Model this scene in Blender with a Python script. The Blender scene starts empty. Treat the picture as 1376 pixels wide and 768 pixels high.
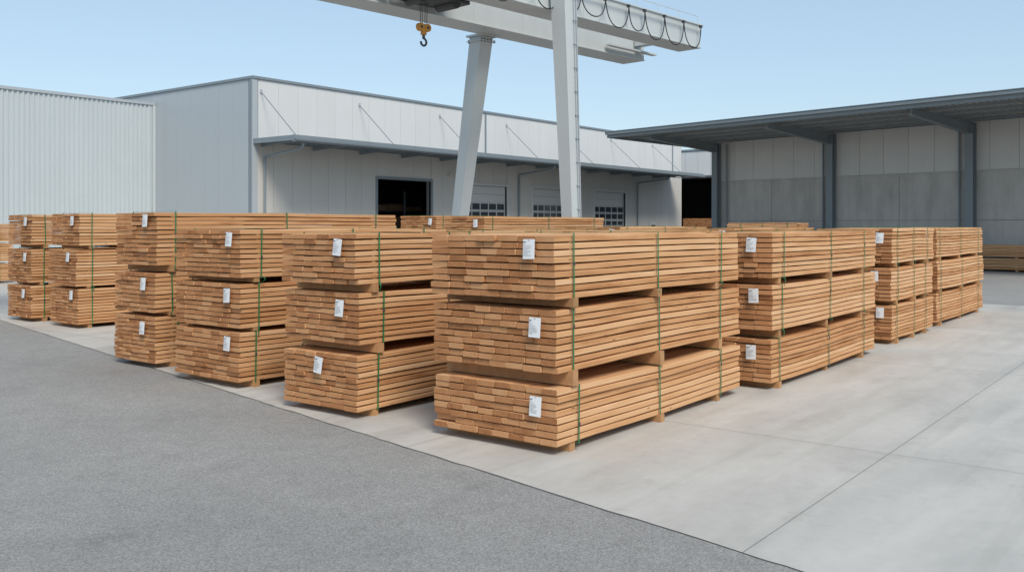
import bpy, math, random
from mathutils import Vector, Matrix
R = math.radians
scene = bpy.context.scene
scene.view_settings.view_transform = 'Standard'
scene.view_settings.look = 'None'
scene.view_settings.exposure = 0

# ------------------------------------------------------------------ materials
def newmat(name):
    m = bpy.data.materials.new(name); m.use_nodes = True
    nt = m.node_tree; nt.nodes.clear()
    out = nt.nodes.new('ShaderNodeOutputMaterial')
    b = nt.nodes.new('ShaderNodeBsdfPrincipled')
    nt.links.new(b.outputs[0], out.inputs[0])
    return m, nt, b
def L(nt, a, b): nt.links.new(a, b)
def math_(nt, op, a, b=None, c=None, clamp=False):
    n = nt.nodes.new('ShaderNodeMath'); n.operation = op; n.use_clamp = clamp
    for i, v in enumerate((a, b, c)):
        if v is None: continue
        if isinstance(v, (int, float)): n.inputs[i].default_value = v
        else: nt.links.new(v, n.inputs[i])
    return n.outputs[0]
def mapping(nt, src, scale=(1,1,1), loc=(0,0,0)):
    m = nt.nodes.new('ShaderNodeMapping')
    m.inputs['Scale'].default_value = scale; m.inputs['Location'].default_value = loc
    nt.links.new(src, m.inputs[0]); return m.outputs[0]
def noise(nt, vec, scale, detail=4, rough=0.55, dist=0.0):
    n = nt.nodes.new('ShaderNodeTexNoise')
    n.inputs['Scale'].default_value = scale; n.inputs['Detail'].default_value = detail
    n.inputs['Roughness'].default_value = rough; n.inputs['Distortion'].default_value = dist
    nt.links.new(vec, n.inputs['Vector']); return n.outputs['Fac']
def ramp(nt, fac, stops):
    r = nt.nodes.new('ShaderNodeValToRGB'); nt.links.new(fac, r.inputs[0])
    e = r.color_ramp.elements
    while len(e) < len(stops): e.new(0.5)
    for i, (p, c) in enumerate(stops):
        e[i].position = p; e[i].color = (c[0], c[1], c[2], 1)
    return r.outputs[0]
def mixc(nt, fac, a, b, mode='MIX'):
    m = nt.nodes.new('ShaderNodeMix'); m.data_type = 'RGBA'; m.blend_type = mode
    if isinstance(fac, (int, float)): m.inputs[0].default_value = fac
    else: nt.links.new(fac, m.inputs[0])
    for idx, v in ((6, a), (7, b)):
        if isinstance(v, tuple): m.inputs[idx].default_value = (v[0], v[1], v[2], 1)
        else: nt.links.new(v, m.inputs[idx])
    return m.outputs[2]
def bump(nt, b, h, strength, dist=0.01):
    n = nt.nodes.new('ShaderNodeBump'); n.inputs['Strength'].default_value = strength
    n.inputs['Distance'].default_value = dist
    nt.links.new(h, n.inputs['Height']); nt.links.new(n.outputs[0], b.inputs['Normal'])
def objc(nt): return nt.nodes.new('ShaderNodeTexCoord').outputs['Object']
def geo(nt): return nt.nodes.new('ShaderNodeNewGeometry').outputs['Position']

def paint(name, col, rough=0.5, var=0.08, metal=0.0, scale=1.2, streak=True):
    m, nt, b = newmat(name)
    p = geo(nt)
    v = mapping(nt, p, (1, 1, 0.12) if streak else (1, 1, 1))
    f = noise(nt, v, scale, 4, 0.6)
    f2 = noise(nt, p, 0.35, 2)
    f = math_(nt, 'ADD', math_(nt, 'MULTIPLY', f, 0.6), math_(nt, 'MULTIPLY', f2, 0.4))
    at = nt.nodes.new('ShaderNodeAttribute'); at.attribute_name = 'rnd'
    f = math_(nt, 'ADD', f, math_(nt, 'MULTIPLY', at.outputs['Fac'], 0.25))
    lo = tuple(c*(1-var) for c in col); hi = tuple(min(1, c*(1+var)) for c in col)
    L(nt, ramp(nt, f, [(0.3, lo), (0.8, hi)]), b.inputs['Base Color'])
    b.inputs['Roughness'].default_value = rough; b.inputs['Metallic'].default_value = metal
    return m

def wood_mats():
    out = []
    for kind in ('side', 'end'):
        m, nt, b = newmat('wood_' + kind)
        o = objc(nt)
        at = nt.nodes.new('ShaderNodeAttribute'); at.attribute_name = 'rnd'
        rnd = at.outputs['Fac']
        oi = nt.nodes.new('ShaderNodeObjectInfo').outputs['Random']
        off = nt.nodes.new('ShaderNodeCombineXYZ')
        L(nt, math_(nt, 'MULTIPLY', rnd, 53.0), off.inputs[0])
        L(nt, math_(nt, 'MULTIPLY', rnd, 17.0), off.inputs[1])
        L(nt, math_(nt, 'MULTIPLY', oi, 29.0), off.inputs[2])
        add = nt.nodes.new('ShaderNodeVectorMath'); add.operation = 'ADD'
        L(nt, o, add.inputs[0]); L(nt, off.outputs[0], add.inputs[1])
        v = add.outputs[0]
        if kind == 'side':
            g = noise(nt, mapping(nt, v, (0.8, 26, 26)), 1.5, 5, 0.6, 0.6)
            bl = noise(nt, mapping(nt, v, (1.2, 3, 3)), 1.0, 3)
            f = math_(nt, 'ADD', math_(nt, 'MULTIPLY', g, 0.65), math_(nt, 'MULTIPLY', bl, 0.35))
            f = math_(nt, 'ADD', f, math_(nt, 'MULTIPLY', math_(nt, 'FRACT', math_(nt, 'MULTIPLY', rnd, 7.3)), 0.32))
            col = ramp(nt, f, [(0.38, (0.34, 0.148, 0.058)), (0.54, (0.52, 0.267, 0.122)), (0.70, (0.61, 0.348, 0.175)), (0.92, (0.70, 0.45, 0.262))])
            vo = nt.nodes.new('ShaderNodeTexVoronoi'); vo.inputs['Scale'].default_value = 1.0
            L(nt, mapping(nt, v, (2.2, 8, 8)), vo.inputs['Vector'])
            k = math_(nt, 'LESS_THAN', vo.outputs['Distance'], 0.08)
            col = mixc(nt, math_(nt, 'MULTIPLY', k, 0.5), col, (0.17, 0.07, 0.03))
            h = g
        else:
            w = nt.nodes.new('ShaderNodeTexWave'); w.wave_type = 'RINGS'; w.rings_direction = 'X'
            w.inputs['Scale'].default_value = 14; w.inputs['Distortion'].default_value = 5
            w.inputs['Detail'].default_value = 2; w.inputs['Detail Scale'].default_value = 0.6
            L(nt, v, w.inputs['Vector'])
            g = noise(nt, mapping(nt, v, (30, 30, 60)), 1.0, 5, 0.65)
            bl = noise(nt, v, 6, 3)
            f = math_(nt, 'ADD', math_(nt, 'MULTIPLY', w.outputs['Fac'], 0.14), math_(nt, 'MULTIPLY', g, 0.34))
            f = math_(nt, 'ADD', f, math_(nt, 'MULTIPLY', bl, 0.36))
            f = math_(nt, 'ADD', f, math_(nt, 'MULTIPLY', math_(nt, 'FRACT', math_(nt, 'MULTIPLY', rnd, 11.7)), 0.40))
            col = ramp(nt, f, [(0.28, (0.22, 0.083, 0.034)), (0.46, (0.37, 0.162, 0.068)), (0.68, (0.50, 0.245, 0.112)), (0.98, (0.61, 0.35, 0.182))])
            h = g
        L(nt, col, b.inputs['Base Color'])
        b.inputs['Roughness'].default_value = 0.75
        b.inputs['Specular IOR Level'].default_value = 0.2
        bump(nt, b, h, 0.35, 0.004)
        out.append(m)
    return out
W_SIDE, W_END = wood_mats()
M_DUN = paint('dunnage_wood', (0.37, 0.20, 0.090), 0.8, 0.35, scale=9, streak=False)
M_STRAP = paint('green_strap', (0.025, 0.17, 0.06), 0.4, 0.2, scale=12)
M_PAPER = paint('label_paper', (0.78, 0.79, 0.80), 0.6, 0.03, scale=5)
M_INK = paint('label_ink', (0.20, 0.21, 0.24), 0.6, 0.3, scale=40)
M_SHEETA = paint('hall_sheet', (0.50, 0.55, 0.57), 0.45, 0.04)
M_PSIDE = paint('panel_side', (0.40, 0.44, 0.47), 0.45, 0.03)
M_PWHITE = paint('panel_white', (0.64, 0.65, 0.65), 0.5, 0.03)
M_PLOW = paint('panel_lower', (0.54, 0.525, 0.495), 0.6, 0.05)
M_TRIM = paint('trim_grey', (0.21, 0.25, 0.28), 0.45, 0.08)
M_CANOPY = paint('canopy_steel', (0.135, 0.16, 0.175), 0.45, 0.1)
M_SEAM = paint('seam_dark', (0.22, 0.23, 0.24), 0.7, 0.1)
M_JOINT = paint('bitumen_joint', (0.13, 0.13, 0.13), 0.7, 0.3, scale=8)
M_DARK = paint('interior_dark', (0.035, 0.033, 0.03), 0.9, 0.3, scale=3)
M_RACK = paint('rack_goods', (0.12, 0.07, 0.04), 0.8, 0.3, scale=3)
M_GLASS = paint('window_glass', (0.05, 0.065, 0.075), 0.12, 0.3, scale=2)
M_DOORW = paint('door_panel', (0.60, 0.60, 0.59), 0.5, 0.03)
M_CRANE = paint('crane_paint', (0.51, 0.55, 0.56), 0.4, 0.06, scale=2)
M_CRANED = paint('crane_dark', (0.055, 0.06, 0.065), 0.5, 0.2)
M_YEL = paint('hook_orange', (0.66, 0.30, 0.03), 0.45, 0.2, scale=8)
M_CABLE = paint('cable_black', (0.02, 0.022, 0.025), 0.5, 0.1)
M_SHEDSTEEL = paint('shed_steel', (0.22, 0.255, 0.275), 0.5, 0.08)
M_SHEDPAN = paint('shed_panel', (0.61, 0.60, 0.575), 0.6, 0.05)
M_SHEDROOF = paint('shed_roof_sheet', (0.52, 0.51, 0.49), 0.6, 0.06)
M_ROOF = paint('roof_membrane', (0.30, 0.31, 0.32), 0.8, 0.1)

def concrete_wall():
    m, nt, b = newmat('concrete_wall'); p = geo(nt)
    f = noise(nt, mapping(nt, p, (1, 1, 0.5)), 0.9, 6, 0.65)
    f2 = noise(nt, mapping(nt, p, (1, 1, 0.1)), 2.2, 4, 0.6)
    f = math_(nt, 'ADD', math_(nt, 'MULTIPLY', f, 0.65), math_(nt, 'MULTIPLY', f2, 0.35))
    L(nt, ramp(nt, f, [(0.3, (0.36, 0.35, 0.325)), (0.5, (0.49, 0.475, 0.445)), (0.72, (0.60, 0.585, 0.55))]), b.inputs['Base Color'])
    b.inputs['Roughness'].default_value = 0.85
    return m
M_CWALL = concrete_wall()

def asphalt():
    m, nt, b = newmat('asphalt'); p = geo(nt)
    fine = noise(nt, p, 130, 2, 0.8)
    vo = nt.nodes.new('ShaderNodeTexVoronoi'); vo.inputs['Scale'].default_value = 95
    L(nt, p, vo.inputs['Vector'])
    sp = nt.nodes.new('ShaderNodeSeparateColor'); L(nt, vo.outputs['Color'], sp.inputs[0])
    big = noise(nt, p, 0.28, 4, 0.6, 0.4)
    mid = noise(nt, p, 3.0, 5, 0.7)
    f = math_(nt, 'ADD', math_(nt, 'MULTIPLY', fine, 0.45), math_(nt, 'MULTIPLY', sp.outputs[0], 0.27))
    col = ramp(nt, f, [(0.10, (0.135, 0.132, 0.129)), (0.36, (0.275, 0.27, 0.262)), (0.60, (0.43, 0.42, 0.405))])
    col = mixc(nt, 1.0, col, ramp(nt, big, [(0.3, (0.86, 0.86, 0.865)), (0.7, (1.08, 1.08, 1.07))]), 'MULTIPLY')
    col = mixc(nt, 1.0, col, ramp(nt, mid, [(0.3, (0.92, 0.92, 0.92)), (0.7, (1.07, 1.07, 1.07))]), 'MULTIPLY')
    sn = noise(nt, mapping(nt, p, (1, 1, 1), (7, 2, 0)), 0.9, 5, 0.7)
    col = mixc(nt, 0.8, col, ramp(nt, sn, [(0.60, (1, 1, 1)), (0.74, (0.82, 0.81, 0.80))]), 'MULTIPLY')
    L(nt, col, b.inputs['Base Color'])
    b.inputs['Roughness'].default_value = 0.85
    b.inputs['Specular IOR Level'].default_value = 0.3
    bump(nt, b, f, 0.5, 0.005)
    return m
M_ASPH = asphalt()

def concrete_floor():
    m, nt, b = newmat('concrete_paving'); p = geo(nt)
    sep = nt.nodes.new('ShaderNodeSeparateXYZ'); L(nt, p, sep.inputs[0])
    def joint(src, o, per):
        q = math_(nt, 'DIVIDE', math_(nt, 'SUBTRACT', src, o - per/2), per)
        fr = math_(nt, 'FLOORED_MODULO', q, 1.0)
        return math_(nt, 'MULTIPLY', math_(nt, 'ABSOLUTE', math_(nt, 'SUBTRACT', fr, 0.5)), per)
    du = joint(sep.outputs[0], 9.19, 6.0)
    dv = joint(sep.outputs[1], 2.57, 3.85)
    d = math_(nt, 'MINIMUM', du, dv)
    wob = math_(nt, 'MULTIPLY', math_(nt, 'SUBTRACT', noise(nt, p, 9, 3), 0.5), 0.004)
    d2 = math_(nt, 'ADD', d, wob)
    jm = math_(nt, 'SUBTRACT', 1.0, math_(nt, 'MULTIPLY', math_(nt, 'SUBTRACT', d2, 0.003), 250.0, clamp=True), clamp=True)
    soft = math_(nt, 'SUBTRACT', 1.0, math_(nt, 'MULTIPLY', d, 9.0), clamp=True)
    f1 = noise(nt, mapping(nt, p, (0.5, 1.4, 1)), 0.9, 6, 0.62, 0.5)
    f2 = noise(nt, p, 6, 6, 0.7)
    f3 = noise(nt, p, 90, 3, 0.7)
    f = math_(nt, 'ADD', math_(nt, 'MULTIPLY', f1, 0.6), math_(nt, 'MULTIPLY', f2, 0.25))
    f = math_(nt, 'ADD', f, math_(nt, 'MULTIPLY', f3, 0.15))
    col = ramp(nt, f, [(0.30, (0.385, 0.373, 0.348)), (0.5, (0.475, 0.461, 0.432)), (0.7, (0.55, 0.534, 0.502))])
    wn = nt.nodes.new('ShaderNodeTexWhiteNoise'); wn.noise_dimensions = '2D'
    cb = nt.nodes.new('ShaderNodeCombineXYZ')
    L(nt, math_(nt, 'FLOOR', math_(nt, 'DIVIDE', math_(nt, 'SUBTRACT', sep.outputs[0], 9.19), 6.0)), cb.inputs[0])
    L(nt, math_(nt, 'FLOOR', math_(nt, 'DIVIDE', math_(nt, 'SUBTRACT', sep.outputs[1], 2.57), 3.85)), cb.inputs[1])
    L(nt, cb.outputs[0], wn.inputs['Vector'])
    col = mixc(nt, 1.0, col, ramp(nt, wn.outputs['Value'], [(0, (0.95, 0.95, 0.95)), (1, (1.03, 1.03, 1.03))]), 'MULTIPLY')
    st = noise(nt, mapping(nt, p, (0.12, 3.0, 1), (3, 1, 0)), 1.2, 4, 0.6)
    col = mixc(nt, 0.8, col, ramp(nt, st, [(0.52, (1, 1, 1)), (0.72, (0.87, 0.87, 0.86))]), 'MULTIPLY')
    sn = noise(nt, p, 1.7, 6, 0.75)
    col = mixc(nt, 0.8, col, ramp(nt, sn, [(0.56, (1, 1, 1)), (0.74, (0.84, 0.83, 0.81))]), 'MULTIPLY')
    col = mixc(nt, math_(nt, 'MULTIPLY', soft, 0.08), col, (0.2, 0.2, 0.19))
    col = mixc(nt, math_(nt, 'MULTIPLY', jm, 0.70), col, (0.13, 0.13, 0.125))
    L(nt, col, b.inputs['Base Color'])
    L(nt, ramp(nt, f1, [(0.3, (0.45, 0.45, 0.45)), (0.7, (0.75, 0.75, 0.75))]), b.inputs['Roughness'])
    h = math_(nt, 'SUBTRACT', math_(nt, 'MULTIPLY', f3, 0.15), jm)
    bump(nt, b, h, 0.3, 0.006)
    return m
M_CONC = concrete_floor()

# ------------------------------------------------------------------ mesh builder
_pr = random.Random(99)
class MB:
    def __init__(s): s.v = []; s.f = []; s.m = []; s.a = []; s.mats = []
    def mi(s, m):
        if m not in s.mats: s.mats.append(m)
        return s.mats.index(m)
    def face(s, idx, m, a=0.0): s.f.append(idx); s.m.append(s.mi(m)); s.a.append(a)
    def hexa(s, b, t, m, a=0.0):
        n = len(s.v); s.v += [tuple(p) for p in b] + [tuple(p) for p in t]
        for q in ((3,2,1,0),(4,5,6,7),(0,1,5,4),(1,2,6,5),(2,3,7,6),(3,0,4,7)):
            s.face([n+i for i in q], m, a)
    def box(s, x0, x1, y0, y1, z0, z1, m, a=0.0):
        s.hexa([(x0,y0,z0),(x1,y0,z0),(x1,y1,z0),(x0,y1,z0)], [(x0,y0,z1),(x1,y0,z1),(x1,y1,z1),(x0,y1,z1)], m, a)
    def tube(s, p, q, r, m, n=8, caps=True):
        p = Vector(p); q = Vector(q); d = (q-p).normalized()
        u = d.orthogonal().normalized(); w = d.cross(u); k = len(s.v)
        for c in (p, q):
            for i in range(n):
                t = 2*math.pi*i/n; s.v.append(tuple(c + u*math.cos(t)*r + w*math.sin(t)*r))
        for i in range(n):
            j = (i+1) % n; s.face([k+i, k+j, k+n+j, k+n+i], m)
        if caps:
            s.face([k+i for i in range(n)][::-1], m); s.face([k+n+i for i in range(n)], m)
    def path(s, pts, r, m, n=6):
        for a, b in zip(pts[:-1], pts[1:]): s.tube(a, b, r, m, n)
    def obj(s, name, parent=None, smooth=False):
        me = bpy.data.meshes.new(name); me.from_pydata(s.v, [], s.f)
        for m in s.mats: me.materials.append(m)
        me.polygons.foreach_set('material_index', s.m)
        at = me.attributes.new('rnd', 'FLOAT', 'FACE'); at.data.foreach_set('value', s.a)
        me.update()
        o = bpy.data.objects.new(name, me); scene.collection.objects.link(o)
        if parent: o.parent = parent
        return o
def empty(name, loc=(0,0,0), rz=0.0):
    e = bpy.data.objects.new(name, None); scene.collection.objects.link(e)
    e.location = loc; e.rotation_euler = (0, 0, rz); e.empty_display_size = 0.3
    return e

# ------------------------------------------------------------------ ground
mb = MB(); S = 1500
mb.v += [(-S,-S,0),(S,-S,0),(S,S,0),(-S,S,0)]; mb.face([0,1,2,3], M_ASPH)
mb.obj('ground')
mb = MB(); rng = random.Random(3)
def edge(v): return 5.74 + 0.1857*(v-2.12)
pts = []
v = -40.0
while v < 60:
    near = 0 < v < 25
    pts.append((edge(v) + rng.uniform(-0.010, 0.010), v)); v += rng.uniform(0.08, 0.3) if near else 2
k = len(pts)
mb.v = [(a, b, 0.006) for a, b in pts] + [(28.2, b, 0.006) for a, b in pts]
for i in range(k-1): mb.face([i, k+i, k+i+1, i+1], M_CONC)
mb.obj('concrete_paving')
mb = MB()
mb.v = [(a-0.008 + rng.uniform(-.009,.006), b, 0.003) for a, b in pts] + [(a+0.004, b, 0.003) for a, b in pts]
for i in range(k-1): mb.face([i, k+i, k+i+1, i+1], M_JOINT)
mb.obj('paving_joint')

# ------------------------------------------------------------------ lumber stacks
STD = [(0.09, 0.67), (0.79, 1.40), (1.49, 2.10)]
def lumber_stack(u, v, length, width, tiers=STD, seed=0, rz=0.0, labels=True, straps=True, labv=None, cols=None, dpos=None):
    rg = random.Random(seed*7+11)
    root = empty('lumber_stack', (u, v, 0), rz)
    ncol0 = cols or max(3, round(width/0.235))
    fr = dpos or [0.30, length*0.48, length-0.6]
    prevz = 0.0
    dm = MB(); sm = MB(); lm = MB()
    for ti, (z0, z1) in enumerate(tiers):
        ox = rg.uniform(-0.04, 0.04) if ti else 0; oy = rg.uniform(-0.03, 0.03) if ti else 0
        t = MB()
        rows = max(3, round((z1-z0)/0.066)); pitch = (z1-z0)/rows; gap = 0.0125; th = pitch-gap
        ph = rg.uniform(0, 6); am = rg.uniform(0.003, 0.010)
        for r in range(rows):
            zz = z0 + r*pitch
            lx = rg.gauss(0, 0.006); ly = rg.gauss(0, 0.005)
            ncol = ncol0 + rg.choice((0, 0, 0, 1, 1, -1))
            cy0 = [0.0]
            for c in range(ncol): cy0.append(cy0[-1] + rg.uniform(0.88, 1.12))
            cy = [q*width/cy0[-1] for q in cy0]
            for c in range(ncol):
                rnd = rg.random()
                y0 = cy[c] + 0.003 + ly + oy + (rg.uniform(-0.008, 0.008) if c in (0, ncol-1) else 0)
                y1 = cy[c+1] - 0.004 + ly + oy + rg.uniform(-0.003, 0.001)
                pj = rg.gauss(0, 0.006)
                if rg.random() < 0.04: pj = rg.uniform(-0.04, 0.04)
                xa = ox + lx + max(-0.04, min(0.04, pj)); xb = length + ox + rg.gauss(0, 0.012)
                zb = zz + rg.uniform(0, 0.003); zt = zb + th
                ch = 0.005; nseg = 6; tilt = rg.uniform(-0.004, 0.004)
                bowy = rg.uniform(-0.009, 0.009) if c in (0, ncol-1) else 0
                sec = [(y0+ch,zb),(y1-ch,zb),(y1,zb+ch),(y1,zt-ch),(y1-ch,zt),(y0+ch,zt),(y0,zt-ch),(y0,zb+ch)]
                base = len(t.v)
                ww = rg.uniform(0, 6)
                for s_ in range(nseg+1):
                    f = s_/nseg; x = xa + (xb-xa)*f
                    dz = am*math.sin(f*7+ph) + tilt*(f-0.5) + (0.0025*math.sin(f*13+ww))
                    dy = bowy*math.sin(f*math.pi)
                    for (yy, z_) in sec: t.v.append((x, yy+dy, z_+dz))
                for s_ in range(nseg):
                    for q in range(8):
                        q2 = (q+1) % 8; a = base+s_*8
                        t.face([a+q, a+8+q, a+8+q2, a+q2][::-1], W_SIDE, rnd)
                t.face([base+q for q in range(8)][::-1], W_END, rnd)
                t.face([base+nseg*8+q for q in range(8)], W_END, rnd)
            if r < rows-1:
                for x in fr:
                    xx = x + rg.uniform(-0.02, 0.02)
                    dm.box(xx-0.025+ox, xx+0.025+ox, oy+0.012, oy+width-0.012, zz+th-0.004, zz+pitch+0.006, M_DUN)
        t.obj('boards_%d' % (ti+1), root)
        for x in fr:
            xx = x + rg.uniform(-0.05, 0.05)
            p1 = rg.uniform(-0.03, 0.03)
            dm.box(xx-0.045, xx+0.045, -p1+min(oy,0)-0.005, width+0.02, prevz+0.006, z0+0.004, M_DUN, rg.random())
            if straps:
                xs = xx + rg.uniform(-0.03, 0.06); w = 0.010; yo = oy-0.021; yi = oy+width+0.018
                lean = rg.uniform(-0.02, 0.02)
                zt_ = z1+0.009; zb_ = z0-0.009
                sm.hexa([(xs-w,yo,zb_),(xs+w,yo,zb_),(xs+w,yo+0.003,zb_),(xs-w,yo+0.003,zb_)],
                        [(xs-w+lean,yo,zt_),(xs+w+lean,yo,zt_),(xs+w+lean,yo+0.003,zt_),(xs-w+lean,yo+0.003,zt_)], M_STRAP)
                sm.box(xs-w+lean, xs+w+lean, yo, yi, zt_, zt_+0.003, M_STRAP)
                sm.box(xs-w, xs+w, yo, yi, zb_-0.003, zb_, M_STRAP)
                sm.box(xs-w, xs+w, yi, yi+0.003, zb_, zt_, M_STRAP)
                bz = rg.uniform(z0+0.15, z1-0.15)
                if rg.random() < 0.5: sm.box(xs-w-0.004+lean*.5, xs+w+0.004+lean*.5, yo-0.006, yo-0.001, bz, bz+0.035, M_CRANED)
                if ti > 0 and rg.random() < 0.75:
                    x1, y1_, z1_ = xs, yo-0.002, z0+0.02; ln = rg.uniform(0.07, 0.15); sx = rg.uniform(-0.05, 0.05)
                    pr = (x1, y1_, z1_)
                    for q in range(1, 6):
                        f = q/5; nx = (x1+sx*math.sin(f*3), y1_-0.02*math.sin(f*math.pi), z1_-ln*f)
                        sm.hexa([(pr[0]-w*.8,pr[1],pr[2]),(pr[0]+w*.8,pr[1],pr[2]),(pr[0]+w*.8,pr[1]+.003,pr[2]),(pr[0]-w*.8,pr[1]+.003,pr[2])],
                                [(nx[0]-w*.8,nx[1],nx[2]),(nx[0]+w*.8,nx[1],nx[2]),(nx[0]+w*.8,nx[1]+.003,nx[2]),(nx[0]-w*.8,nx[1]+.003,nx[2])], M_STRAP)
                        pr = nx
        if labels:
            ly = (labv[ti] if labv else 0.24 + rg.uniform(-0.05, 0.05)) + oy
            lz = z1 - rg.uniform(0.13, 0.19); hw, hh = 0.070, 0.095; an = rg.uniform(-0.10, 0.10); xl = ox-0.045
            def P(a, b_, x): return (x, ly + a*math.cos(an) - b_*math.sin(an), lz + a*math.sin(an) + b_*math.cos(an))
            lm.hexa([P(-hw,-hh,xl-0.012), P(hw,-hh,xl-0.010), P(hw,-hh,xl-0.009), P(-hw,-hh,xl-0.011)],
                    [P(-hw,hh,xl), P(hw,hh,xl), P(hw,hh,xl+0.001), P(-hw,hh,xl+0.001)], M_PAPER)
            for li in range(8):
                b0 = 0.068 - li*0.018
                if li == 1: continue
                wl = rg.uniform(0.3, 0.85)*hw
                xx = xl - 0.0145
                hb = 0.006 if li == 0 else 0.0016
                c1 = hw*0.85; c0 = max(c1 - wl*(0.9 if li == 0 else 1.8), -hw*0.85)
                lm.hexa([P(c0,b0-hb,xx),P(c1,b0-hb,xx),P(c1,b0-hb,xx+0.0008),P(c0,b0-hb,xx+0.0008)],
                        [P(c0,b0+hb,xx),P(c1,b0+hb,xx),P(c1,b0+hb,xx+0.0008),P(c0,b0+hb,xx+0.0008)], M_INK)
            lm.box(xl-0.004, xl+0.03, ly-0.008, ly+0.008, lz+hh-0.012, lz+hh-0.008, M_CANOPY)
        prevz = z1
    dm.obj('bearers', root)
    if sm.v: sm.obj('straps', root)
    if lm.v: lm.obj('labels', root)
    return root

lumber_stack(7.13, 5.01, 4.13, 1.58, [(0.09,0.64),(0.79,1.40),(1.49,2.11)], 1, labv=[0.22,0.22,0.27])
lumber_stack(11.73, 4.78, 4.5, 1.5, STD, 2)
lumber_stack(17.55, 4.85, 3.0, 1.4, [(0.09,.72),(.8,1.42),(1.5,2.14)], 3)
lumber_stack(21.25, 4.95, 4.7, 1.4, [(0.09,.72),(.8,1.42),(1.5,2.14)], 4)
lumber_stack(7.12, 7.75, 4.1, 1.3, [(0.09,.72),(.83,1.42),(1.52,2.10)], 5, labv=[0.62,0.28,0.25])
lumber_stack(11.9, 7.6, 4.4, 1.4, [(0.09,.7),(.8,1.40),(1.5,2.11)], 6)
lumber_stack(17.0, 7.7, 4.4, 1.4, [(0.09,.7),(.8,1.40),(1.5,2.13)], 16)
lumber_stack(7.45, 10.4, 4.1, 1.52, [(0.09,.76),(.82,1.42),(1.49,2.14)], 7)
lumber_stack(12.1, 10.3, 4.2, 1.5, STD, 8)
lumber_stack(17.3, 10.5, 4.2, 1.5, [(0.09,.7),(.8,1.40),(1.5,2.15)], 17)
lumber_stack(7.72, 12.9, 5.1, 1.18, [(0.09,.80),(.86,1.47),(1.58,2.40)], 9)
lumber_stack(9.7, 19.16, 4.3, 1.22, [(0.09,.85),(.9,1.68),(1.76,2.45)], 10)
lumber_stack(9.7, 21.3, 4.3, 1.15, [(0.09,.83),(.9,1.66),(1.74,2.43)], 11)
lumber_stack(12.0, 36.5, 4.0, 1.5, [(0.09,.75),(.82,1.5),(1.57,2.25)], 12)
lumber_stack(17.2, 14.2, 5.4, 1.3, [(0.09,.8),(.87,1.6),(1.68,2.41)], 13)
lumber_stack(20.0, 18.4, 4.5, 1.45, [(0.09,.8),(.87,1.62),(1.7,2.48)], 14)
lumber_stack(27.7, 16.4, 4.0, 1.3, [(0.09,.7),(.8,1.42),(1.5,2.15)], 15, labels=False)
lumber_stack(33.9, 12.4, 2.7, 1.2, [(0.09,.75),(.82,1.5),(1.57,2.28)], 18, rz=R(90), labels=False)

# ------------------------------------------------------------------ panels helper
def panels_x(mb, x0, x1, y, z0, z1, step, m, proud=0.03, gap=0.02):
    n = max(1, round((x1-x0)/step)); w = (x1-x0)/n
    for i in range(n): mb.box(x0+i*w+gap/2, x0+(i+1)*w-gap/2, y-proud, y+0.01, z0, z1, m, _pr.random())
def panels_y(mb, y0, y1, x, z0, z1, step, m, proud=0.03, gap=0.02):
    n = max(1, round((y1-y0)/step)); w = (y1-y0)/n
    for i in range(n): mb.box(x-proud, x+0.01, y0+i*w+gap/2, y0+(i+1)*w-gap/2, z0, z1, m, _pr.random())

# ------------------------------------------------------------------ warehouse B
wh = empty('warehouse')
X0, X1, YF, YB, HT = 26.0, 67.9, 35.3, 60.0, 8.95
doors = [(33.8, 37.9, 4.62, 'open'), (40.8, 44.8, 4.55, 'sec'), (47.5, 51.1, 4.55, 'sec'), (54.8, 59.0, 4.55, 'sec')]
w = MB()
xs = X0
for (a, b, h, kd) in doors:
    w.box(xs, a, YF, YF+0.3, 0, 6.2, M_SEAM); panels_x(w, xs+0.02, a, YF, 0.25, 6.0, 1.15, M_PLOW, 0.03, 0.012)
    w.box(a, b, YF, YF+0.3, h, 6.2, M_SEAM); panels_x(w, a, b, YF, h, 6.0, 1.2, M_PLOW, 0.03, 0.012)
    xs = b
w.box(xs, X1, YF, YF+0.3, 0, 6.2, M_SEAM); panels_x(w, xs, X1-0.02, YF, 0.25, 6.0, 1.15, M_PLOW, 0.03, 0.012)
w.box(X0, X1, YF, YF+0.3, 6.2, HT, M_SEAM)
panels_x(w, X0+0.25, X1-0.1, YF, 6.05, HT-0.05, 1.15, M_PWHITE, 0.05, 0.012)
w.box(X0, X0+0.3, YF+0.3, YB, 0, HT, M_SEAM)
panels_y(w, YF+0.3, YB, X0, 0.25, HT-0.05, 1.15, M_PSIDE, 0.03, 0.010)
w.box(X1-0.3, X1, YF+0.3, YB, 0, HT, M_PSIDE)
w.box(X0+0.3, X1-0.3, YB-0.3, YB, 0, HT, M_PSIDE)
w.obj('walls', wh)
w = MB(); w.box(X0+0.02, X1-0.02, YF+0.02, YB-0.02, HT+0.001, HT+0.06, M_ROOF); w.obj('roof', wh)
t = MB()
t.box(X0-0.09, X1+0.08, YF-0.12, YF+0.25, HT-0.04, HT+0.08, M_TRIM)
t.box(X0-0.09, X0+0.25, YF+0.25, YB, HT-0.04, HT+0.08, M_TRIM)
t.box(X0-0.07, X0+0.20, YF-0.075, YF-0.002, 0, HT-0.04, M_PSIDE)
t.box(X0-0.07, X0-0.035, YF-0.002, YF+0.22, 0, HT-0.04, M_TRIM)
t.box(X0-0.05, X1, YF-0.06, YF-0.032, 0, 0.25, M_CWALL)
for xx in (42.6, 66.2):
    t.box(xx, xx+0.14, YF-0.085, YF-0.051, 6.3, HT-0.04, M_TRIM)
t.obj('trim', wh)
c = MB(); CY = 32.3; CX1 = 65.8
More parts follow.
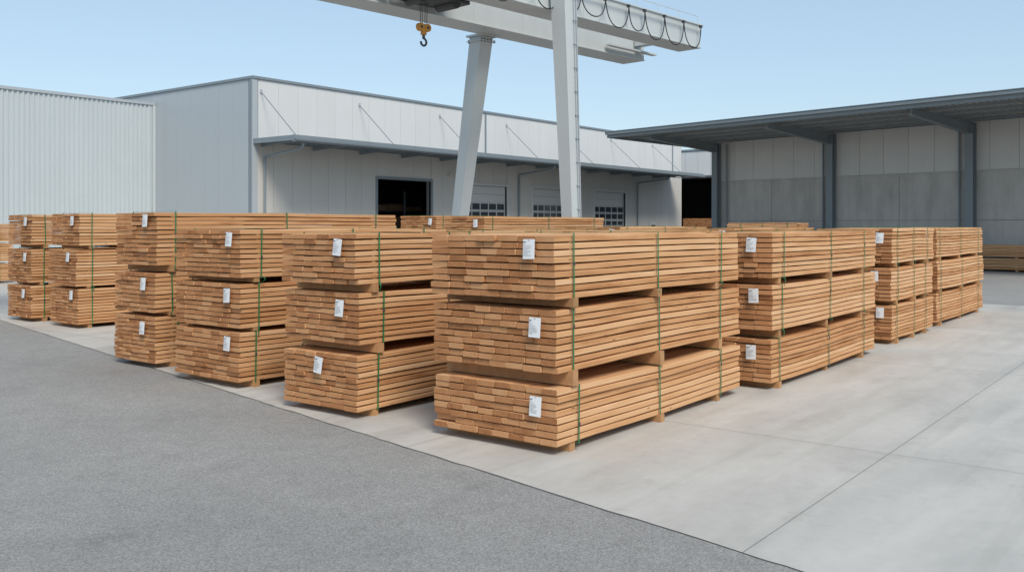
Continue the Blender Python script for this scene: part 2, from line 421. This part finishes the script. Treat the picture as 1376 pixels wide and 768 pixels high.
c.box(X0, CX1, CY+0.12, YF-0.06, 6.02, 6.14, M_CANOPY)
c.box(X0-0.05, CX1+0.05, CY, CY+0.12, 5.86, 6.16, M_TRIM)
c.tube((X0-0.05, CY-0.06, 5.93), (CX1+0.05, CY-0.06, 5.93), 0.08, M_CANOPY, 10)
c.box(X0-0.05, X0+0.06, CY+0.12, YF-0.06, 5.92, 6.15, M_TRIM)
xx = X0+0.4
while xx < CX1:
    c.hexa([(xx,CY+0.15,5.92),(xx+0.08,CY+0.15,5.92),(xx+0.08,YF-0.06,5.80),(xx,YF-0.06,5.80)],
           [(xx,CY+0.15,6.015),(xx+0.08,CY+0.15,6.015),(xx+0.08,YF-0.06,6.015),(xx,YF-0.06,6.015)], M_TRIM)
    xx += 3.05
for yy in (33.1, 33.9, 34.7): c.box(X0+0.1, CX1, yy, yy+0.06, 5.96, 6.018, M_TRIM)
c.obj('canopy', wh)
r = MB()
for xx in (26.4, 32.5, 38.6, 44.7, 50.8, 56.9, 63.0):
    r.tube((xx, YF-0.05, 8.35), (xx+0.1, CY+0.5, 6.15), 0.022, M_TRIM, 6)
    r.box(xx-0.06, xx+0.06, YF-0.09, YF-0.052, 8.27, 8.45, M_PSIDE)
r.obj('tie_rods', wh)
dp = MB()
for xx in (26.55, 45.9, 60.6):
    dp.path([(xx, CY+0.05, 5.85), (xx, CY+0.25, 5.6), (xx, YF-0.15, 5.35), (xx, YF-0.15, 0.1)], 0.055, M_TRIM, 8)
dp.obj('downpipes', wh)
d = MB()
for (a, b, h, kd) in doors:
    fw = 0.14
    fm = M_TRIM if kd == 'open' else M_DOORW
    d.box(a-fw, a, YF-0.07, YF+0.1, 0, h+fw, fm)
    d.box(b, b+fw, YF-0.07, YF+0.1, 0, h+fw, fm)
    d.box(a, b, YF-0.07, YF+0.1, h, h+fw, fm)
    if kd == 'sec':
        zlist = [0.0, .55, 1.1, 1.65, 2.1, 2.55, 3.05, 3.55, 4.05, h]
        for j in range(len(zlist)-1):
            z0, z1 = zlist[j]+0.008, zlist[j+1]-0.008
            if 2.0 < z0 < 3.5:
                npn = 5; pw = (b-a-0.1)/npn
                d.box(a, b, YF+0.16, YF+0.2, z0, z1, M_GLASS)
                for q in range(npn+1):
                    d.box(a+0.02+q*pw, a+0.09+q*pw, YF+0.13, YF+0.158, z0, z1, M_DOORW)
                d.box(a, b, YF+0.12, YF+0.128, z0, z0+0.06, M_DOORW)
                d.box(a, b, YF+0.12, YF+0.128, z1-0.06, z1, M_DOORW)
            else:
                d.box(a, b, YF+0.13, YF+0.2, z0, z1, M_DOORW)
        d.box(a, b, YF+0.21, YF+0.24, 0, h, M_SEAM)
for xx in (31.0, 62.6):
    d.box(xx, xx+1.0, YF-0.08, YF-0.035, 0.02, 2.45, M_DOORW)
    d.box(xx+0.2, xx+0.8, YF-0.095, YF-0.082, 1.3, 2.2, M_GLASS)
for xx in (39.3, 53.0):
    d.box(xx, xx+0.30, YF-0.20, YF-0.035, 4.97, 5.12, M_PLOW)
d.obj('doors', wh)
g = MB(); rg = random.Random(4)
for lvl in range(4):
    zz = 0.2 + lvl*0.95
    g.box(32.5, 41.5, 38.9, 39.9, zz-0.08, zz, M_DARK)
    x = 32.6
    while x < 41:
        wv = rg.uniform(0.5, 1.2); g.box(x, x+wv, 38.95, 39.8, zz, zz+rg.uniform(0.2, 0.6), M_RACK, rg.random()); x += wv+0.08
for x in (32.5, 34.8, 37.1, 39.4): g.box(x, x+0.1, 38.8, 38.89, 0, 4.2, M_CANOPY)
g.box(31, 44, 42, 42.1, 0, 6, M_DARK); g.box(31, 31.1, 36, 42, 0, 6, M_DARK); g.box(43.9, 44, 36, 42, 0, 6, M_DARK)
g.obj('storage_rack', wh)

# ------------------------------------------------------------------ corrugated hall A
ha = empty('corrugated_hall')
AY, AH, AX0, AX1 = 43.4, 8.3, -24.0, 25.93
w = MB(); x = AX0; prof = [(0,0),(0.10,0),(0.13,-0.06),(0.20,-0.06)]; P_ = 0.23
pts = []
while x < AX1-0.25:
    for (dx, dy) in prof: pts.append((x+dx, AY+dy))
    x += P_
pts.append((AX1, AY))
k = len(pts)
w.v = [(a, b, 0.3) for a, b in pts] + [(a, b, AH) for a, b in pts]
for i in range(k-1): w.face([i, i+1, k+i+1, k+i], M_SHEETA, ((i//4)//5 % 2)*0.3)
w.box(AX0, AX1, AY+0.02, AY+0.3, 0, AH, M_SEAM)
w.box(AX0, AX0+0.3, AY+0.3, 68, 0, AH, M_SHEETA)
w.box(AX0, AX1, 68, 68.3, 0, AH, M_SHEETA)
w.obj('walls', ha)
t = MB()
t.box(AX0-0.1, AX1, AY-0.1, AY+0.35, AH, AH+0.14, M_PSIDE)
t.box(AX0, AX1, AY-0.08, AY+0.01, 0, 0.3, M_CWALL)
t.box(AX1-0.14, AX1+0.02, AY-0.09, AY-0.062, 0.3, AH, M_SHEETA)
t.obj('trim', ha)
w = MB(); w.box(AX0, AX1, AY+0.36, 68, AH-0.05, AH+0.05, M_ROOF); w.obj('roof', ha)

# ------------------------------------------------------------------ storage hall far
sh = empty('storage_hall')
w = MB()
w.box(75, 75.3, 18, 47, 6.5, 8.8, M_SEAM); panels_y(w, 18, 47, 75, 6.5, 8.75, 1.2, M_PWHITE)
for yy in (18, 25, 32, 39.5, 46.6): w.box(74.98, 75.4, yy, yy+0.4, 0, 6.5, M_TRIM)
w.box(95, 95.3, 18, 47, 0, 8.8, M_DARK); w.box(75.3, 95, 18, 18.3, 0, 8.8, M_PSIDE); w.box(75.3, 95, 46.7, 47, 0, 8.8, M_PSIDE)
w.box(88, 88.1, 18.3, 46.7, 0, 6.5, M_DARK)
w.obj('walls', sh)
w = MB(); w.box(74.9, 95.4, 17.9, 47.1, 8.8, 8.95, M_TRIM)
w.box(72.5, 74.98, 18, 47, 6.3, 6.45, M_CANOPY); w.obj('roof', sh)
lumber_stack(71.5, 34.0, 4.0, 3.0, [(0.09,.9),(1.0,1.9),(2.0,2.75)], 31, labels=False, straps=False)

# ------------------------------------------------------------------ open shed (right)
SA = R(78.5)
sd = empty('open_shed', (50.54, 8.8, 0), SA)
w = MB(); XL, XR = 17.1, -16.0
cols_x = [16.9, 9.0, 1.34, -6.4, -14.1]
w.box(XR, XL, -0.3, 0, 0, 4.86, M_SEAM)
edges = [XL] + [9.0, 1.34, -6.4, -14.1] + [XR]
for a, b in zip(edges[1:], edges[:-1]):
    nn = 2 if (b-a) > 5 else 1
    for q in range(nn):
        xa = a + (b-a)*q/nn; xb = a + (b-a)*(q+1)/nn
        for z0, z1 in ((0, 2.43), (2.45, 4.84)):
            w.box(xa+0.012, xb-0.012, 0.0-0.005, 0.05, z0, z1, M_CWALL)
w.box(XR, XL, -0.3, -0.02, 4.87, 7.4, M_SEAM)
n_ = 24; sw = (XL-XR)/n_
for i in range(n_): w.box(XR+i*sw+0.008, XR+(i+1)*sw-0.008, -0.025, 0.02, 4.93, 7.38, M_SHEDPAN, _pr.random())
w.box(XR, XL, 0.021, 0.09, 4.84, 4.92, M_CWALL)
w.box(XL-0.3, XL, -12, -0.31, 0, 7.3, M_SHEDPAN)
w.obj('walls', sd)
c = MB()
for x in cols_x:
    c.box(x-0.20, x+0.20, 0.12, 0.16, 0, 7.3, M_SHEDSTEEL)
    c.box(x-0.20, x+0.20, 0.50, 0.54, 0, 7.2, M_SHEDSTEEL)
    c.box(x-0.03, x+0.03, 0.16, 0.50, 0, 7.25, M_SHEDSTEEL)
    c.box(x-0.3, x+0.3, 0.08, 0.62, 0.0, 0.05, M_SHEDSTEEL)
    c.hexa([(x-0.03,0.12,6.75),(x+0.03,0.12,6.75),(x+0.03,6.6,7.24),(x-0.03,6.6,7.24)],
           [(x-0.03,0.12,7.38),(x+0.03,0.12,7.38),(x+0.03,6.6,7.48),(x-0.03,6.6,7.48)], M_SHEDSTEEL)
    c.hexa([(x-0.14,0.12,6.71),(x+0.14,0.12,6.71),(x+0.14,6.6,7.20),(x-0.14,6.6,7.20)],
           [(x-0.14,0.12,6.745),(x+0.14,0.12,6.745),(x+0.14,6.6,7.235),(x-0.14,6.6,7.235)], M_SHEDSTEEL)
for xx in (XL-0.9, 9.55, 1.95): c.path([(xx,0.2,7.2),(xx,0.2,0.1)], 0.06, M_SHEDSTEEL)
c.obj('columns', sd)
rf = MB(); RL, RR = 19.9, -18.0
def rz_(y): return 7.40 + (y/7.0)*0.12
x = RR
while x < RL-0.01:
    x2 = min(x+0.3, RL)
    for (a, b, dz) in ((x, x+0.14, 0.0), (x+0.14, x2, 0.09)):
        rf.hexa([(a,-12,rz_(-12)+0.12+dz),(b,-12,rz_(-12)+0.12+dz),(b,6.95,rz_(6.95)+0.12+dz),(a,6.95,rz_(6.95)+0.12+dz)],
                [(a,-12,rz_(-12)+0.24),(b,-12,rz_(-12)+0.24),(b,6.95,rz_(6.95)+0.24),(a,6.95,rz_(6.95)+0.24)], M_SHEDROOF)
    x += 0.3
for yy in (0.5, 2.1, 3.7, 5.3):
    rf.box(RR, RL-0.05, yy, yy+0.07, rz_(yy)-0.02, rz_(yy)+0.13, M_SHEDSTEEL)
rf.obj('roof', sd)
fa = MB()
fa.box(RR, RL+0.06, 6.96, 7.04, 7.46, 7.80, M_SHEDSTEEL)
fa.box(RR, RL+0.08, 7.04, 7.20, 7.64, 7.78, M_SHEDSTEEL)
fa.box(RR, RL+0.1, 6.9, 7.22, 7.80, 7.84, M_TRIM)
fa.hexa([(RL,-12,7.10),(RL+0.06,-12,7.10),(RL+0.06,6.96,7.46),(RL,6.96,7.46)],
        [(RL,-12,7.52),(RL+0.06,-12,7.52),(RL+0.06,6.96,7.80),(RL,6.96,7.80)], M_SHEDSTEEL)
fa.obj('fascia', sd)
a = SA
def shed_pt(x, y): return (50.54 + x*math.cos(a) - y*math.sin(a), 8.8 + x*math.sin(a) + y*math.cos(a))
pu, pv = shed_pt(1.0, 2.0)
lumber_stack(pu, pv, 5.0, 1.2, [(0.09,.62),(.7,1.25)], 21, rz=SA+math.pi, labels=False, straps=False)
pu, pv = shed_pt(14.5, 2.2)
lumber_stack(pu, pv, 5.0, 1.2, [(0.09,.62),(.7,1.25),(1.33,1.9)], 22, rz=SA+math.pi, labels=False, straps=False)

# ------------------------------------------------------------------ gantry crane
cr = empty('gantry_crane', (32.95, 16.27, 0), R(-5.8))
gm = MB()
def girder(y0, y1, z0, z1, xa, xb):
    gm.box(xa, xb, y0+0.06, y1-0.06, z0+0.03, z1-0.03, M_CRANE)
    gm.box(xa, xb+0.02, y0, y1, z0, z0+0.03, M_CRANE)
    gm.box(xa, xb+0.02, y0, y1, z1-0.03, z1, M_CRANE)
    gm.box(xb, xb+0.015, y0+0.05, y1-0.05, z0+0.031, z1-0.031, M_CRANE)
    x = xb-2.4
    while x > xa:
        gm.box(x, x+0.02, y0+0.045, y0+0.06, z0+0.03, z1-0.03, M_CRANE); x -= 2.4
girder(0.0, 1.05, 9.1, 10.03, -42, 0)
girder(2.4, 3.5, 8.85, 9.75, -42, -0.4)
gm.box(-3.0, 0.1, 2.15, 2.38, 9.1, 9.16, M_CRANE)
for xx in (-0.9, -14.0, -28.0): gm.box(xx-0.2, xx+0.2, 1.05, 2.4, 9.35, 9.65, M_CRANE)
gm.box(-42, -0.2, 0.75, 0.82, 10.031, 10.09, M_CRANED); gm.box(-42, -0.6, 2.6, 2.67, 9.751, 9.81, M_CRANED)
gm.obj('girders', cr)
lg = MB()
def leg(bx, by, tx, ty, zt, wb, wt, db, dt):
    lg.hexa([(bx-wb/2,by-db/2,0.75),(bx+wb/2,by-db/2,0.75),(bx+wb/2,by+db/2,0.75),(bx-wb/2,by+db/2,0.75)],
            [(tx-wt/2,ty-dt/2,zt),(tx+wt/2,ty-dt/2,zt),(tx+wt/2,ty+dt/2,zt),(tx-wt/2,ty+dt/2,zt)], M_CRANE)
for off in (0, -23):
    leg(-8.4+off, -0.5, -8.75+off, -0.36, 10.0, 0.40, 0.58, 0.40, 0.60)
    leg(-8.4+off, 5.1, -8.45+off, 3.66, 8.78, 0.40, 0.58, 0.40, 0.58)
    lg.box(-8.85+off, -8.05+off, 3.28, 4.03, 8.785, 8.848, M_CRANE)
    lg.box(-8.82+off, -8.08+off, 3.30, 4.02, 8.62, 8.65, M_CRANE)
    for bx_ in (-8.76, -8.6, -8.45, -8.3, -8.14):
        for by_ in (3.33, 3.98): lg.tube((bx_+off, by_, 8.58), (bx_+off, by_, 8.70), 0.022, M_CRANED, 6)
    lg.box(-8.7+off, -8.1+off, -1.6, 6.2, 0.3, 0.76, M_CRANE)
    for yy in (-1.3, 0.3, 4.3, 5.9):
        lg.tube((-8.5+off, yy, 0.24), (-8.3+off, yy, 0.24), 0.23, M_CRANED, 16)
    lg.tube((-8.23+off, -0.74, 0.8), (-8.52+off, -0.72, 9.9), 0.018, M_PSIDE, 6)
    lg.tube((-8.32+off, -0.74, 0.8), (-8.64+off, -0.72, 9.9), 0.014, M_PSIDE, 6)
    for q in range(12):
        z = 1.2 + q*0.75; f = (z-0.75)/9.25
        lg.box(-8.36-0.31*f+off, -8.21-0.31*f+off, -0.75, -0.69, z, z+0.02, M_PSIDE)
lg.obj('legs', cr)
hr = MB(); x = -0.1
while x > -42:
    hr.tube((x, 0.08, 10.03), (x, 0.08, 10.34), 0.012, M_CRANE, 6); x -= 1.35
hr.tube((-0.1, 0.08, 10.34), (-42, 0.08, 10.34), 0.013, M_CRANE, 6)
hr.obj('handrail', cr)
fc = MB()
fc.box(-30, -0.05, -0.16, -0.11, 9.93, 9.97, M_CRANE)
x = -0.25; rg = random.Random(5)
while x > -22:
    s_ = rg.uniform(0.95, 1.35); dr = rg.uniform(0.62, 0.95)
    fc.box(x-0.04, x+0.04, -0.19, -0.08, 9.84, 9.93, M_CRANED)
    pts = []
    for q in range(13):
        f = q/12; pts.append((x - s_*f + 0.10*math.sin(2*math.pi*f), -0.15-0.03*math.sin(math.pi*f), 9.85 - dr*(math.sin(math.pi*f)**0.75)))
    fc.path(pts, 0.020, M_CABLE, 6)
    x -= s_
fc.obj('festoon_cable', cr)
tr = MB(); HX = -12.6
tr.box(HX-1.0, HX+1.2, 1.15, 2.3, 9.02, 9.25, M_CRANED)
tr.box(HX-0.9, HX+0.9, 0.6, 2.8, 10.12, 10.3, M_CRANED)
tr.box(HX-0.6, HX+0.5, 1.3, 2.1, 9.25, 10.1, M_CRANED)
tr.tube((HX-0.5, 1.4, 9.0), (HX-0.5, 2.1, 9.0), 0.16, M_CRANED, 14)
tr.tube((HX+0.75, 1.3, 9.05), (HX+0.75, 2.1, 9.05), 0.2, M_CRANED, 14)
tr.obj('trolley', cr)
hk = MB(); hy = 1.95
for dx in (-0.12, -0.05, 0.05, 0.12): hk.tube((HX+dx, hy, 8.3), (HX+dx*1.3, hy, 9.1), 0.010, M_CABLE, 5)
for dx in (-0.13, 0.13):
    hk.tube((HX+dx, hy-0.07, 8.25), (HX+dx, hy+0.07, 8.25), 0.125, M_YEL, 20)
    hk.tube((HX+dx, hy-0.085, 8.25), (HX+dx, hy+0.085, 8.25), 0.045, M_CRANED, 12)
hk.box(HX-0.07, HX+0.07, hy-0.06, hy+0.06, 8.02, 8.2, M_YEL)
hk.path([(HX, hy, 8.02), (HX, hy, 7.9)], 0.045, M_CRANED, 8)
pts = []
for q in range(15):
    t_ = R(80 - q*19); pts.append((HX + 0.11*math.cos(t_), hy, 7.80 + 0.11*math.sin(t_)))
hk.path(pts, 0.034, M_CRANED, 8)
hk.obj('hook_block', cr)

# ------------------------------------------------------------------ light
AZ = (-0.54, -0.842); EL = 48
sun_rot = math.atan2(AZ[0], AZ[1])
wd = bpy.data.worlds.new('World'); scene.world = wd; wd.use_nodes = True
nt = wd.node_tree; bg = nt.nodes['Background']
sky = nt.nodes.new('ShaderNodeTexSky'); sky.sky_type = 'NISHITA'; sky.sun_disc = False
sky.sun_elevation = R(EL); sky.sun_rotation = sun_rot
sky.air_density = 1.0; sky.dust_density = 1.0; sky.ozone_density = 1.0
hs = nt.nodes.new('ShaderNodeHueSaturation'); hs.inputs['Saturation'].default_value = 0.88
hs.inputs['Value'].default_value = 1.08
nt.links.new(sky.outputs[0], hs.inputs['Color'])
hz = mixc(nt, 0.5, hs.outputs[0], (3.1, 4.45, 5.5))     # thin even haze
nt.links.new(hz, bg.inputs[0])
bg.inputs[1].default_value = 0.15
sl = bpy.data.lights.new('sun', 'SUN'); sl.energy = 3.0; sl.angle = R(22); sl.color = (1.0, 0.92, 0.80)
so = bpy.data.objects.new('sun', sl); scene.collection.objects.link(so)
dirv = Vector((AZ[0]*math.cos(R(EL)), AZ[1]*math.cos(R(EL)), math.sin(R(EL))))
so.rotation_euler = dirv.to_track_quat('Z', 'Y').to_euler()

# ------------------------------------------------------------------ camera
cd = bpy.data.cameras.new('camera'); co = bpy.data.objects.new('camera', cd); scene.collection.objects.link(co)
co.location = (0, 0, 2.2); co.rotation_euler = (R(90), 0, R(-52.1))
cd.sensor_width = 36; cd.lens = 36*1236/1376; cd.shift_y = -82/1376
cd.clip_start = 0.05; cd.clip_end = 5000
scene.camera = co
